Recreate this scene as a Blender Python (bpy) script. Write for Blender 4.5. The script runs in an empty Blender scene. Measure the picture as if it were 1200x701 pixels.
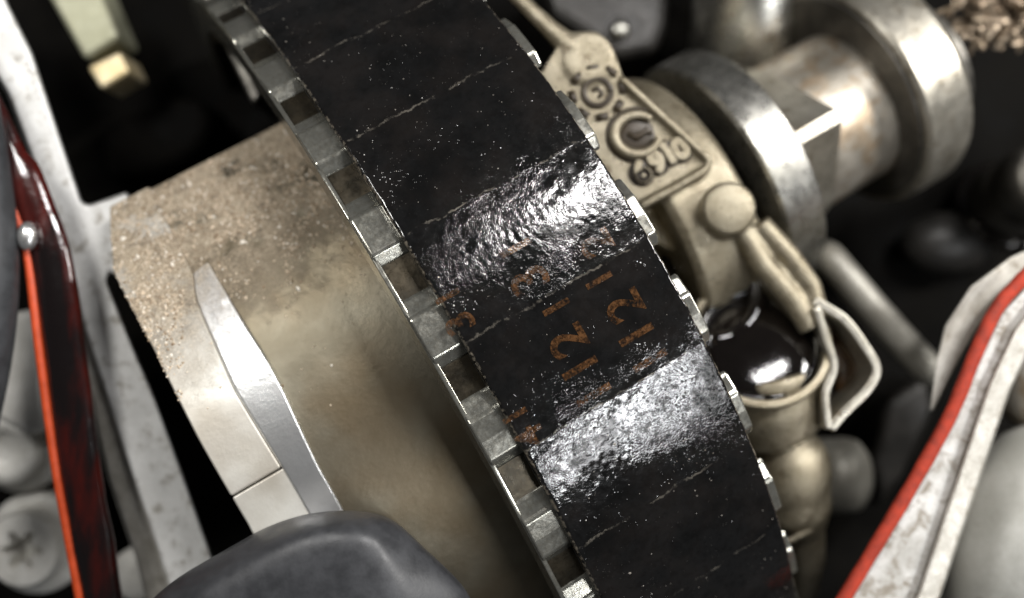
import bpy, bmesh, math, random
from math import sin, cos, pi
from mathutils import Vector, Matrix, noise

random.seed(7)
sc = bpy.context.scene
COL = sc.collection

# ------------------------------------------------------------------ camera, world, lamps, exposure
# 1 unit = about 7 mm.  The lens looks straight down into the opened engine.
D = 12.0
cam_d = bpy.data.cameras.new('camera')
cam = bpy.data.objects.new('camera', cam_d)
COL.objects.link(cam)
cam.location = (0, 0, D)
cam_d.sensor_width = 36.0
cam_d.lens = 36.0
cam_d.clip_start = 0.1
cam_d.clip_end = 500
cam_d.dof.use_dof = True
cam_d.dof.focus_distance = D - 0.05
cam_d.dof.aperture_fstop = 0.036 / 0.40
cam_d.dof.aperture_blades = 7
sc.camera = cam

world = bpy.data.worlds.new('World')
sc.world = world
world.use_nodes = True
bg = world.node_tree.nodes['Background']
bg.inputs['Color'].default_value = (0.95, 0.97, 1.0, 1)
bg.inputs['Strength'].default_value = 0.065


def lamp(name, loc, target, size, power, color=(1, 1, 1), size_y=None, long=(0.868, 0.497, 0)):
    """a rectangular area light: its long side runs along `long`"""
    d = bpy.data.lights.new(name, 'AREA')
    d.shape = 'RECTANGLE'
    d.size = size
    d.size_y = size_y or size
    d.energy = power
    d.color = color
    o = bpy.data.objects.new(name, d)
    COL.objects.link(o)
    z = (Vector(loc) - Vector(target)).normalized()
    x = Vector(long); x = (x - z * x.dot(z)).normalized(); y = z.cross(x)
    M = Matrix((x, y, z)).transposed().to_4x4(); M.translation = Vector(loc)
    o.matrix_world = M
    return o


dd, ee = Vector((0.868, 0.497, 0)), Vector((0.497, -0.868, 0))
up = Vector((0, 0, 1))
lamp('tube_lamp', Vector((0.5, 1, 0)) + 20 * (dd * 0.76 - ee * 0.31 + up), (0.5, 0.8, 0), 8.5, 6000, (1.0, 0.98, 0.97), 1.3)
lamp('tube_lamp', Vector((1.5, -1.8, 0)) + 18 * (dd * 0.55 + ee * 0.74 + up), (1.4, -1.6, 0), 9.0, 2300, (0.97, 0.98, 1.0), 0.9)
lamp('fill_lamp', (-9.0, 9.0, 14), (-3, -1, -1), 4.0, 2100, (1.0, 0.98, 0.95), 4.0)  # unseen fill light added to brighten the left wall and drum ring
lamp('fill_lamp', (24, 10, 12), (2, 0, -2), 5.0, 6500, (1.0, 0.98, 0.95), 5.0, (0, 1, 0))  # unseen fill light added for the right castings, clear of belt reflections

sc.view_settings.view_transform = 'Standard'
sc.view_settings.look = 'None'
sc.view_settings.exposure = 0
sc.view_settings.gamma = 1

# ------------------------------------------------------------------ helpers


def P(px, py, z):
    """point of the engine seen at photo pixel (px, py) if it stands at height z"""
    k = (D - z) / D / 100.0
    return Vector(((px - 600) * k, (350.5 - py) * k, z))


def tag(o, label=None, cat=None, group=None, kind=None):
    if label: o['label'] = label
    if cat: o['category'] = cat
    if group: o['group'] = group
    if kind: o['kind'] = kind
    return o


def empty(name, loc=(0, 0, 0), mat=None):
    o = bpy.data.objects.new(name, None)
    o.empty_display_size = 0.2
    COL.objects.link(o)
    if mat is not None:
        o.matrix_world = mat
    else:
        o.location = loc
    return o


def link(name, me, mat, parent=None, smooth=True):
    if mat: me.materials.append(mat)
    if smooth:
        me.polygons.foreach_set('use_smooth', [True] * len(me.polygons))
    o = bpy.data.objects.new(name, me)
    COL.objects.link(o)
    if parent: o.parent = parent
    return o


def mesh(name, vs, fs, mat, parent=None, smooth=True, fixn=True):
    me = bpy.data.meshes.new(name)
    me.from_pydata([tuple(v) for v in vs], [], fs)
    if fixn:
        bm = bmesh.new(); bm.from_mesh(me)
        bmesh.ops.recalc_face_normals(bm, faces=bm.faces)
        bm.to_mesh(me); bm.free()
    me.update()
    return link(name, me, mat, parent, smooth)


def bev(o, w, seg=3, ang=30):
    m = o.modifiers.new('bevel', 'BEVEL')
    m.width = w; m.segments = seg; m.limit_method = 'ANGLE'; m.angle_limit = math.radians(ang)
    m.harden_normals = False
    w_ = o.modifiers.new('weighted_normals', 'WEIGHTED_NORMAL'); w_.keep_sharp = True; w_.weight = 90
    return o


def sub(o, n=2):
    m = o.modifiers.new('subdivision', 'SUBSURF')
    m.levels = n; m.render_levels = n
    return o


def fuse(o, voxel=0.05, it=6):
    m = o.modifiers.new('remesh', 'REMESH')
    m.mode = 'VOXEL'; m.voxel_size = voxel; m.use_smooth_shade = True
    s = o.modifiers.new('smooth', 'SMOOTH'); s.iterations = it; s.factor = 0.5
    return o


class MB:
    """collects closed shapes for ONE mesh object"""
    def __init__(s): s.v = []; s.f = []

    def add(s, vs, fs):
        n = len(s.v); s.v += [Vector(v) for v in vs]; s.f += [tuple(i + n for i in f) for f in fs]; return s

    def prism(s, poly, z0, z1, under=0.0):
        """poly: (px,py) at top height z1, walls down to z0; under > 0 cuts the walls back under the top"""
        top = [P(x, y, z1) for x, y in poly]; n = len(top)
        bot = [Vector((v.x, v.y, z0)).lerp(P(x, y, z0), under) for v, (x, y) in zip(top, poly)]
        return s.add(top + bot, [tuple(range(n)), tuple(range(2 * n - 1, n - 1, -1))] + [(i, i + n, (i + 1) % n + n, (i + 1) % n) for i in range(n)])

    def lathe(s, prof, M, seg=48):
        """prof: list (r, h) closed by caps; axis = M's Z"""
        vs = []; fs = []
        for r, h in prof:
            for i in range(seg):
                t = 2 * pi * i / seg
                vs.append(M @ Vector((r * cos(t), r * sin(t), h)))
        for k in range(len(prof) - 1):
            for i in range(seg):
                j = (i + 1) % seg
                fs.append((k * seg + i, k * seg + j, (k + 1) * seg + j, (k + 1) * seg + i))
        fs.append(tuple(range(seg - 1, -1, -1)))
        fs.append(tuple((len(prof) - 1) * seg + i for i in range(seg)))
        return s.add(vs, fs)

    def tube(s, pts, rads, seg=16, flat=1.0):
        pts = [Vector(p) for p in pts]
        if not isinstance(rads, (list, tuple)): rads = [rads] * len(pts)
        vs = []; fs = []; prev = None
        for k, p in enumerate(pts):
            t = (pts[min(k + 1, len(pts) - 1)] - pts[max(k - 1, 0)]).normalized()
            n = Vector((0, 0, 1)) - t * t.z
            if n.length < 1e-3: n = Vector((0, 1, 0))
            n.normalize(); b = t.cross(n)
            for i in range(seg):
                a = 2 * pi * i / seg
                vs.append(p + (b * cos(a) + n * sin(a) * flat) * rads[k])
        for k in range(len(pts) - 1):
            for i in range(seg):
                j = (i + 1) % seg
                fs.append((k * seg + i, k * seg + j, (k + 1) * seg + j, (k + 1) * seg + i))
        fs.append(tuple(range(seg - 1, -1, -1)))
        fs.append(tuple((len(pts) - 1) * seg + i for i in range(seg)))
        return s.add(vs, fs)

    def ball(s, c, r, M3=None, seg=24, rings=14):
        vs = []; fs = []; c = Vector(c)
        rr = Vector(r) if isinstance(r, (list, tuple)) else Vector((r, r, r))
        for k in range(1, rings):
            ph = pi * k / rings
            for i in range(seg):
                t = 2 * pi * i / seg
                v = Vector((rr.x * sin(ph) * cos(t), rr.y * sin(ph) * sin(t), rr.z * cos(ph)))
                vs.append(c + (M3 @ v if M3 else v))
        top = len(vs); v = Vector((0, 0, rr.z)); vs.append(c + (M3 @ v if M3 else v))
        bot = len(vs); v = -v; vs.append(c + (M3 @ v if M3 else v))
        for k in range(rings - 2):
            for i in range(seg):
                j = (i + 1) % seg
                fs.append((k * seg + i, (k + 1) * seg + i, (k + 1) * seg + j, k * seg + j))
        for i in range(seg):
            j = (i + 1) % seg
            fs.append((top, i, j)); fs.append((bot, (rings - 2) * seg + j, (rings - 2) * seg + i))
        return s.add(vs, fs)

    def build(s, name, mat, parent=None, smooth=True):
        return mesh(name, s.v, s.f, mat, parent, smooth)


def spline(pts, n=8):
    """Catmull-Rom through 2-D or 3-D points"""
    pts = [Vector(p) for p in pts]; out = []
    for i in range(len(pts) - 1):
        p0 = pts[max(i - 1, 0)]; p1 = pts[i]; p2 = pts[i + 1]; p3 = pts[min(i + 2, len(pts) - 1)]
        for k in range(n):
            t = k / n
            out.append(0.5 * ((2 * p1) + (p2 - p0) * t + (2 * p0 - 5 * p1 + 4 * p2 - p3) * t * t + (3 * p1 - p0 - 3 * p2 + p3) * t ** 3))
    out.append(pts[-1])
    return out


def axis_matrix(origin, axis, up=(0, 0, 1)):
    z = Vector(axis).normalized(); u = Vector(up)
    x = u - z * u.dot(z)
    if x.length < 1e-4: x = Vector((1, 0, 0)) - z * z.x
    x.normalize(); y = z.cross(x)
    M = Matrix((x, y, z)).transposed().to_4x4(); M.translation = Vector(origin)
    return M


# ------------------------------------------------------------------ materials
class NT:
    def __init__(s, name):
        s.m = bpy.data.materials.new(name); s.m.use_nodes = True
        s.t = s.m.node_tree; s.n = s.t.nodes; s.b = s.n['Principled BSDF']
        s.co = s.n.new('ShaderNodeTexCoord').outputs['Object']

    def put(s, sock, val):
        if hasattr(val, 'is_linked') or isinstance(val, bpy.types.NodeSocket): s.t.links.new(val, sock)
        else:
            if isinstance(val, tuple) and len(val) == 3 and sock.type == 'RGBA': val = val + (1,)
            sock.default_value = val

    def noise(s, scale, detail=6, rough=0.6, co=None, stretch=None, dist=0.0):
        co = co or s.co
        if stretch:
            mp = s.n.new('ShaderNodeMapping'); s.t.links.new(co, mp.inputs['Vector']); mp.inputs['Scale'].default_value = stretch; co = mp.outputs['Vector']
        n = s.n.new('ShaderNodeTexNoise'); s.t.links.new(co, n.inputs['Vector'])
        n.inputs['Scale'].default_value = scale; n.inputs['Detail'].default_value = detail; n.inputs['Roughness'].default_value = rough
        n.inputs['Distortion'].default_value = dist
        return n.outputs['Fac']

    def voro(s, scale, co=None, feature='F1', out='Distance', rnd=1.0):
        n = s.n.new('ShaderNodeTexVoronoi'); s.t.links.new(co or s.co, n.inputs['Vector']); n.feature = feature
        n.inputs['Scale'].default_value = scale; n.inputs['Randomness'].default_value = rnd
        return n.outputs[out]

    def ramp(s, f, a, b, c0=0.0, c1=1.0):
        n = s.n.new('ShaderNodeMapRange'); n.clamp = True; n.interpolation_type = 'SMOOTHSTEP'
        s.t.links.new(f, n.inputs['Value'])
        n.inputs['From Min'].default_value = a; n.inputs['From Max'].default_value = b
        n.inputs['To Min'].default_value = c0; n.inputs['To Max'].default_value = c1
        return n.outputs['Result']

    def math(s, op, a, b=0.0, c=None):
        n = s.n.new('ShaderNodeMath'); n.operation = op; s.put(n.inputs[0], a); s.put(n.inputs[1], b)
        if c is not None: s.put(n.inputs[2], c)
        return n.outputs[0]

    def mix(s, f, a, b):
        n = s.n.new('ShaderNodeMix'); n.data_type = 'RGBA'; s.put(n.inputs['Factor'], f)
        s.put(n.inputs['A'] if False else n.inputs[6], a); s.put(n.inputs[7], b)
        return n.outputs[2]

    def bump(s, h, strength=0.3, dist=0.02, prev=None):
        n = s.n.new('ShaderNodeBump'); s.t.links.new(h, n.inputs['Height'])
        n.inputs['Strength'].default_value = strength; n.inputs['Distance'].default_value = dist
        if prev: s.t.links.new(prev, n.inputs['Normal'])
        return n.outputs['Normal']

    def set(s, **kw):
        names = dict(base='Base Color', metal='Metallic', rough='Roughness', normal='Normal', spec='Specular IOR Level', coat='Coat Weight',
                     coatr='Coat Roughness', alpha='Alpha', trans='Transmission Weight', sss='Subsurface Weight', aniso='Anisotropic')
        for k, v in kw.items(): s.put(s.b.inputs[names[k]], v)
        return s.m


def metal(name, c0, c1, grime=(0.05, 0.04, 0.03), gr=(0.62, 0.75), metallic=0.85, rough=(0.25, 0.5), scale=2.0, fine=30, bump=0.15, brush=None, bdist=0.02):
    q = NT(name)
    n1 = q.noise(scale, 8, 0.65); n2 = q.noise(fine, 4, 0.7)
    col = q.mix(q.ramp(n1, 0.3, 0.7), c0, c1)
    col = q.mix(q.math('MULTIPLY', q.ramp(n2, 0.35, 0.75), 0.35), col, grime)
    n3 = q.noise(scale * 2.3, 8, 0.7, dist=0.4)
    g = q.ramp(n3, gr[0], gr[1])
    col = q.mix(q.math('MULTIPLY', g, 0.8), col, grime)
    r = q.ramp(q.noise(scale * 3, 6, 0.7), 0.3, 0.7, rough[0], rough[1])
    h = q.math('ADD', n2, q.math('MULTIPLY', n1, 0.6))
    if brush:
        h = q.math('ADD', h, q.math('MULTIPLY', q.noise(brush[0], 3, 0.6, stretch=brush[1]), 0.8))
    return q.set(base=col, metal=metallic, rough=r, normal=q.bump(h, bump, bdist))


M_cast = metal('cast_aluminium', (0.23, 0.198, 0.135), (0.34, 0.302, 0.222), (0.065, 0.043, 0.02), gr=(0.54, 0.7), metallic=0.6, rough=(0.25, 0.4), scale=2.6, fine=30, bump=0.5)
M_cast_gray = metal('grey_cast_aluminium', (0.58, 0.57, 0.53), (0.74, 0.73, 0.69), (0.22, 0.18, 0.12), metallic=0.2, rough=(0.4, 0.6), bump=0.3)
M_white_alu = metal('bright_machined_aluminium', (0.72, 0.72, 0.70), (0.87, 0.87, 0.85), (0.24, 0.21, 0.16), gr=(0.5, 0.70), metallic=0.1, rough=(0.35, 0.5), fine=40, bump=0.25)
M_mid = metal('worn_grey_aluminium', (0.22, 0.21, 0.18), (0.34, 0.33, 0.29), (0.08, 0.06, 0.04), metallic=0.4, rough=(0.35, 0.5), bump=0.3)
M_steel = metal('polished_steel', (0.36, 0.355, 0.32), (0.54, 0.53, 0.49), (0.20, 0.16, 0.10), gr=(0.64, 0.8), metallic=0.95, rough=(0.22, 0.38), bump=0.12)
M_steel_dusty = metal('dusty_shaft_steel', (0.40, 0.37, 0.31), (0.56, 0.53, 0.47), (0.34, 0.25, 0.16), gr=(0.48, 0.58), metallic=0.8, rough=(0.28, 0.5), scale=1.0, bump=0.2)
M_dark_steel = metal('dark_oily_steel', (0.09, 0.085, 0.075), (0.17, 0.16, 0.14), (0.03, 0.025, 0.02), metallic=0.8, rough=(0.3, 0.5))
M_tooth = metal('oily_tooth_steel', (0.34, 0.34, 0.30), (0.40, 0.395, 0.35), (0.14, 0.10, 0.05), gr=(0.62, 0.85), metallic=0.85, rough=(0.14, 0.26), scale=3.0, fine=22, bump=0.06)
M_root = metal('oily_root_steel', (0.03, 0.027, 0.02), (0.075, 0.062, 0.042), (0.03, 0.02, 0.01), metallic=0.8, rough=(0.25, 0.4), scale=3.0, bump=0.06)
M_ring = metal('bright_ring_steel', (0.84, 0.84, 0.83), (0.90, 0.90, 0.89), (0.4, 0.36, 0.3), gr=(0.72, 0.85), metallic=0.92, rough=(0.2, 0.32), bump=0.06)
M_gold = metal('brass_tip_metal', (0.75, 0.60, 0.32), (0.85, 0.76, 0.55), (0.3, 0.2, 0.08), metallic=0.5, rough=(0.35, 0.5))
M_olive = metal('olive_plated_metal', (0.36, 0.36, 0.25), (0.46, 0.46, 0.34), (0.15, 0.13, 0.08), metallic=0.5, rough=(0.4, 0.55))


def simple(name, c, rough=0.4, metallic=0.0, spec=0.5, var=0.4, scale=4, bump=0.1, coat=0.0):
    q = NT(name)
    n = q.noise(scale, 6, 0.65); f = q.noise(scale * 12, 3, 0.6)
    col = q.mix(q.ramp(n, 0.3, 0.7), tuple(x * (1 - var) for x in c), tuple(min(1, x * (1 + var)) for x in c))
    return q.set(base=col, rough=q.ramp(n, 0.3, 0.7, rough * 0.8, rough * 1.2), metal=metallic, spec=spec, coat=coat,
                 normal=q.bump(q.math('ADD', n, q.math('MULTIPLY', f, 0.4)), bump, 0.03))


M_rubber_cap = simple('grey_black_rubber', (0.034, 0.035, 0.038), 0.45, var=0.25, scale=3, bump=0.12)
M_hose = simple('dark_hose_rubber', (0.035, 0.037, 0.04), 0.55, var=0.2)
M_oil = simple('black_engine_oil', (0.004, 0.003, 0.0025), 0.07, var=0.2, scale=1.6, bump=0.15)
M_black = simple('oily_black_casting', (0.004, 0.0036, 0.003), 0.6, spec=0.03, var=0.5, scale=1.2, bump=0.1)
M_bright = metal('bright_worn_steel', (0.46, 0.43, 0.36), (0.62, 0.59, 0.51), (0.20, 0.15, 0.09), gr=(0.52, 0.68), metallic=0.85, rough=(0.26, 0.4), bump=0.15)
M_red = simple('red_sealant', (0.33, 0.035, 0.016), 0.65, spec=0.3, var=0.3, scale=5, bump=0.05)
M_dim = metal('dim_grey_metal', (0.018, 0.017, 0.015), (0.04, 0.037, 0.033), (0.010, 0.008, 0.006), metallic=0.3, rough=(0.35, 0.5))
M_grimy = metal('grimy_flange_aluminium', (0.38, 0.37, 0.34), (0.70, 0.69, 0.66), (0.17, 0.135, 0.09), gr=(0.46, 0.64), metallic=0.2, rough=(0.35, 0.5), scale=1.6, bump=0.3)
M_orange = simple('orange_red_seal_lip', (0.50, 0.06, 0.012), 0.45, var=0.15, scale=5, bump=0.05)
M_brown = simple('brown_varnish', (0.06, 0.03, 0.012), 0.35, var=0.5)
M_swarf = metal('rusty_swarf_metal', (0.13, 0.09, 0.055), (0.36, 0.29, 0.21), (0.03, 0.02, 0.015), metallic=0.7, rough=(0.25, 0.5), scale=5)


def m_darkred():
    q = NT('dark_red_translucent_rubber')
    n = q.noise(1.3, 5, 0.6, stretch=(1.6, 0.35, 1))
    col = q.mix(q.ramp(n, 0.48, 0.72), (0.005, 0.003, 0.003), (0.055, 0.004, 0.002))
    return q.set(base=col, rough=0.18, normal=q.bump(q.noise(3, 4), 0.25, 0.05), coat=0.4)


M_darkred = m_darkred()


def m_drum(name, clean0, clean1, metallic, rough, dusty=True, shift=0.0, stain=0.5):
    """steel with a caked tan dust patch (the dirt has a shape of its own on the upper shoulder)"""
    q = NT(name)
    sep = q.n.new('ShaderNodeSeparateXYZ'); q.t.links.new(q.co, sep.inputs[0])
    y = sep.outputs['Y']; x = sep.outputs['X']
    n1 = q.noise(1.1, 6, 0.6); n2 = q.noise(7, 8, 0.75); n3 = q.noise(38, 4, 0.8); nb = q.noise(2.6, 5, 0.65)
    col = q.mix(q.ramp(n1, 0.32, 0.68), clean0, clean1)
    col = q.mix(q.math('MULTIPLY', q.ramp(q.noise(0.6, 3, 0.5), 0.4, 0.65), stain), col, (0.17, 0.12, 0.065))
    # y grows up the picture; dust lies above a slanting line
    edge = q.math('ADD', y, q.math('MULTIPLY', x, -0.13))
    edge = q.math('ADD', edge, q.math('MULTIPLY', q.math('SUBTRACT', n2, 0.5), 1.6))
    edge = q.math('ADD', edge, q.math('MULTIPLY', q.math('SUBTRACT', nb, 0.5), 0.7))
    d = q.ramp(edge, 1.9 + shift, 3.6 + shift)
    patch = q.ramp(q.noise(1.6, 5, 0.6), 0.34, 0.50)
    d = q.math('MULTIPLY', d, patch)
    grain = q.mix(q.ramp(n3, 0.3, 0.7), (0.17, 0.12, 0.07), (0.66, 0.56, 0.42))
    grain = q.mix(q.ramp(n2, 0.52, 0.72), grain, (0.60, 0.52, 0.40))
    grain = q.mix(q.math('MULTIPLY', q.ramp(q.noise(4.2, 6, 0.7), 0.5, 0.68), 0.65), grain, (0.13, 0.105, 0.075))
    if dusty:
        col = q.mix(d, col, grain)
        met = q.math('MULTIPLY', q.math('SUBTRACT', 1.0, d), metallic)
        ro = q.math('ADD', rough, q.math('MULTIPLY', d, 0.45))
        h = q.math('ADD', q.math('MULTIPLY', n3, d), q.math('MULTIPLY', n2, 0.15))
        nrm = q.bump(h, 0.7, 0.05)
    else:
        met = metallic; ro = rough; nrm = q.bump(n2, 0.1, 0.02)
    return q.set(base=col, metal=met, rough=ro, normal=nrm)


M_barrel = m_drum('oil_stained_drum_steel', (0.150, 0.132, 0.094), (0.225, 0.205, 0.155), 0.9, 0.43)
M_collar = m_drum('dull_collar_aluminium', (0.60, 0.58, 0.52), (0.70, 0.69, 0.64), 0.4, 0.42, shift=-0.3)

# ------------------------------------------------------------------ the sprocket frame
T_, PHI, R = 0.1925, 0.5203, 7.518            # tilt, direction and tip radius of the toothed wheel
PITCH, TH0 = 0.1836, -0.745
A = Vector((cos(T_) * cos(PHI), cos(T_) * sin(PHI), -sin(T_)))
E_ = Vector((sin(PHI), -cos(PHI), 0))
U = E_.cross(A)
CEN = Vector((0.6238, 0.066, 0)) - R * U
FR = Matrix((A, -E_, U)).transposed().to_4x4(); FR.translation = CEN


def cyl(s, r, th):
    """wheel coordinates -> local xyz of the wheel frame"""
    return Vector((s, -r * sin(th), r * cos(th)))


def inv_cyl(px, py, r):
    """where the view through (px,py) meets the cylinder of radius r about the wheel axis"""
    o = Vector((0, 0, D)); d = P(px, py, 0) - o; oc = o - CEN
    dp = d - A * d.dot(A); op = oc - A * oc.dot(A)
    a, b, c = dp.dot(dp), 2 * dp.dot(op), op.dot(op) - r * r
    t = (-b - math.sqrt(max(0.0, b * b - 4 * a * c))) / (2 * a)
    p = o + d * t - CEN
    return p.dot(A), math.atan2(p.dot(E_), p.dot(U))


# ------------------------------------------------------------------ the setting: black oily well of the engine
fl = bmesh.new()
N = 60
gv = [[fl.verts.new((-16 + 32 * i / N, -14 + 28 * j / N, -8.2 + 0.5 * noise.noise(Vector((i * 0.21, j * 0.21, 1.3))) + 0.25 * noise.noise(Vector((i * 0.7, j * 0.7, 4))))) for j in range(N + 1)] for i in range(N + 1)]
for i in range(N):
    for j in range(N):
        fl.faces.new((gv[i][j], gv[i + 1][j], gv[i + 1][j + 1], gv[i][j + 1]))
me = bpy.data.meshes.new('engine_floor'); fl.to_mesh(me); fl.free()
tag(link('engine_floor', me, M_black), kind='structure')

# ------------------------------------------------------------------ toothed wheel
wheel = empty('toothed_wheel', mat=FR)
tag(wheel, 'oily steel toothed wheel whose bright teeth stick out under both edges of the black belt', 'sprocket')
S0, S1 = -1.74, 1.36
RR = 7.40


def arc_solid(s_lo, s_hi, r_in, r_out, t0, t1, n, drop=0.0):
    vs = []; fs = []
    f = lambda q, t: q(t) if callable(q) else q
    for i in range(n + 1):
        t = t0 + (t1 - t0) * i / n
        a, b = f(s_lo, t), f(s_hi, t)
        ro, ri = f(r_out, t), f(r_in, t)
        vs += [cyl(a, ro, t), cyl(b, ro - drop, t), cyl(b, ri, t), cyl(a, ri, t)]
    for i in range(n):
        for k in range(4):
            l = (k + 1) % 4
            fs.append((4 * i + k, 4 * i + l, 4 * i + 4 + l, 4 * i + 4 + k))
    fs.append((3, 2, 1, 0)); fs.append((4 * n, 4 * n + 1, 4 * n + 2, 4 * n + 3))
    return vs, fs


vs, fs = arc_solid(S0 + 0.012, S1 - 0.22, 6.75, RR, -pi, pi - 0.001, 170)
rim = mesh('rim', vs, fs, M_root, wheel)
rim.modifiers.new('edge', 'EDGE_SPLIT')
vs, fs = arc_solid(S0 - 0.012, S0 + 0.05, 6.9, 7.465, -pi, pi - 0.001, 170)
lipo = bev(mesh('side_flange', vs, fs, M_tooth, wheel), 0.015, 2)
vs, fs = arc_solid(-0.6, 0.6, 1.2, 6.75, -pi, pi - 0.001, 90)
web = mesh('web', vs, fs, M_dark_steel, wheel); web.modifiers.new('edge', 'EDGE_SPLIT')


def tooth_mesh():
    p = PITCH
    prof = [(-0.60 * p, RR - 0.03), (-0.57 * p, RR + 0.015), (-0.42 * p, R - 0.03), (-0.385 * p, R), (-0.2 * p, R + 0.004), (-0.02 * p, R), (0.0, R - 0.02), (0.075 * p, RR + 0.02), (0.10 * p, RR - 0.03)]
    vs = []; n = len(prof)
    for s in (S0, S1):
        vs += [cyl(s, r, t) for t, r in prof]
    fs = [tuple(range(n)), tuple(range(2 * n - 1, n - 1, -1))] + [(i, i + n, (i + 1) % n + n, (i + 1) % n) for i in range(n)]
    return vs, fs


vs, fs = tooth_mesh()
proto = mesh('tooth', vs, fs, M_tooth, wheel, smooth=False)
bev(proto, 0.03, 3, 25)
for k in range(-3, 13):
    o = proto if k == -3 else proto.copy()
    if k != -3: COL.objects.link(o)
    o.parent = wheel
    o.rotation_euler = (TH0 + PITCH * k + random.uniform(-.002, .002), 0, 0)
# cyl(): th turns +Z toward -Y, which is a rotation about +X by +th

# ------------------------------------------------------------------ timing belt
BL, BR = -1.35, 1.185
RB = 7.69


def belt_r(s, th):
    k = (th - TH0) / PITCH
    f = k - math.floor(k)
    fac = -0.001 * (1 - (2 * f - 1) ** 2) * 1.0                           # flat spans between the teeth tips
    crease = 0.0025 * math.exp(-((min(f, 1 - f)) / 0.035) ** 2)
    wob = 0.012 * noise.noise(Vector((s * 0.55, th * 9, 0.3)))
    fold = 0.0022 * noise.noise(Vector((s * 1.3 + 3, th * 55 + 2.0 * s, 2.1)))
    fold2 = 0.0014 * noise.noise(Vector((s * 3.5 + 7, th * 120 + 5.0 * s, 5.1)))
    fine = 0.0030 * noise.noise(Vector((s * 16, th * 150, 8.1)))
    mask = 0.2 + 0.8 * max(0, min(1, 0.5 + 1.6 * noise.noise(Vector((s * 0.8, th * 6, 11)))))
    return RB + fac + crease + wob + (fold + fold2) * mask + fine * 0.7


def m_belt():
    q = NT('oily_black_belt_rubber')
    uvn = q.n.new('ShaderNodeUVMap'); uvn.uv_map = 'wheel'
    uv = uvn.outputs['UV']
    sep = q.n.new('ShaderNodeSeparateXYZ'); q.t.links.new(uv, sep.inputs[0])
    s, k = sep.outputs['X'], sep.outputs['Y']
    big = q.noise(1.6, 5, 0.6); mid = q.noise(9, 6, 0.7); fine = q.noise(42, 5, 0.75)
    fib = q.noise(5, 5, 0.7, co=uv, stretch=(2.2, 26, 1))
    specks = q.ramp(q.voro(24), 0.12, 0.03)
    pick = q.ramp(q.noise(3.5, 3, 0.6), 0.5, 0.62)
    # worn pale line along each crease
    kk = q.math('ADD', k, q.math('MULTIPLY', q.math('SUBTRACT', q.noise(3.0, 6, 0.75), 0.5), 0.16))
    fr = q.math('ABSOLUTE', q.math('SUBTRACT', q.math('FRACT', q.math('ADD', kk, 0.5), 0), 0.5))
    line = q.math('MULTIPLY', q.ramp(fr, 0.014, 0.003), q.ramp(q.noise(4, 5, 0.75), 0.46, 0.64))
    es = q.math('ADD', s, q.math('MULTIPLY', q.math('SUBTRACT', mid, 0.5), 0.06))
    edge = q.math('MAXIMUM', q.ramp(es, BL + 0.03, BL + 0.005), q.ramp(es, BR - 0.03, BR - 0.005))
    edge = q.math('MULTIPLY', edge, q.ramp(q.noise(14, 4, 0.7), 0.45, 0.6))
    col = q.mix(q.ramp(big, 0.35, 0.7), (0.004, 0.004, 0.004), (0.008, 0.007, 0.0065))
    col = q.mix(q.math('MULTIPLY', line, 0.24), col, (0.32, 0.29, 0.24))
    col = q.mix(q.math('MULTIPLY', edge, 0.6), col, (0.30, 0.26, 0.20))
    col = q.mix(q.math('MULTIPLY', q.math('MULTIPLY', specks, pick), 0.35), col, (0.35, 0.33, 0.30))
    ro = q.ramp(mid, 0.3, 0.7, 0.06, 0.13)
    lump = q.math('ADD', q.math('MULTIPLY', q.noise(52, 2, 0.5), 0.75), q.math('MULTIPLY', q.noise(26, 2, 0.5), 0.45))
    gl = q.math('MULTIPLY', q.ramp(q.voro(17), 0.30, 0.05), q.ramp(q.noise(2.2, 3, 0.6), 0.45, 0.6))
    h = q.math('ADD', q.math('MULTIPLY', fine, 0.15), q.math('MULTIPLY', fib, 0.35))
    h = q.math('ADD', h, q.math('MULTIPLY', lump, 1.5))
    h = q.math('ADD', h, q.math('MULTIPLY', gl, 2.4))
    calm = q.ramp(q.noise(0.9, 5, 0.65), 0.40, 0.62, 0.22, 1.05)
    h = q.math('MULTIPLY', h, calm)
    return q.set(base=col, rough=ro, spec=q.math('MULTIPLY', q.ramp(q.noise(1.3, 6, 0.7), 0.38, 0.54, 0.2, 0.75), q.ramp(mid, 0.36, 0.52, 0.35, 1.0)), normal=q.bump(h, 1.0, 0.0020))


M_belt = m_belt()
belt = empty('timing_belt', mat=FR)
tag(belt, 'wide black oily toothed rubber belt with worn orange printed numbers, running over the toothed wheel', 'timing belt')
NT_, NS_ = 620, 150
t0, t1 = -1.25, 1.15
vs = []; uv = []
for i in range(NT_ + 1):
    th = t0 + (t1 - t0) * i / NT_
    el = BL + 0.012 * noise.noise(Vector((th * 40, 1, 1))) + 0.006 * noise.noise(Vector((th * 160, 3, 1)))
    er = BR + 0.014 * noise.noise(Vector((th * 40, 5, 1))) + 0.008 * noise.noise(Vector((th * 160, 7, 1)))
    for j in range(NS_ + 1):
        s = el + (er - el) * j / NS_
        r = belt_r(s, th)
        d = min(s - el, er - s)
        if d < 0.035: r -= 0.035 - math.sqrt(max(0, 0.035 ** 2 - (0.035 - d) ** 2))
        vs.append(cyl(s, r, th)); uv.append((s, (th - TH0) / PITCH))
fs = []
for i in range(NT_):
    for j in range(NS_):
        a = i * (NS_ + 1) + j
        fs.append((a, a + 1, a + NS_ + 2, a + NS_ + 1))
nb = len(vs)
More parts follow.
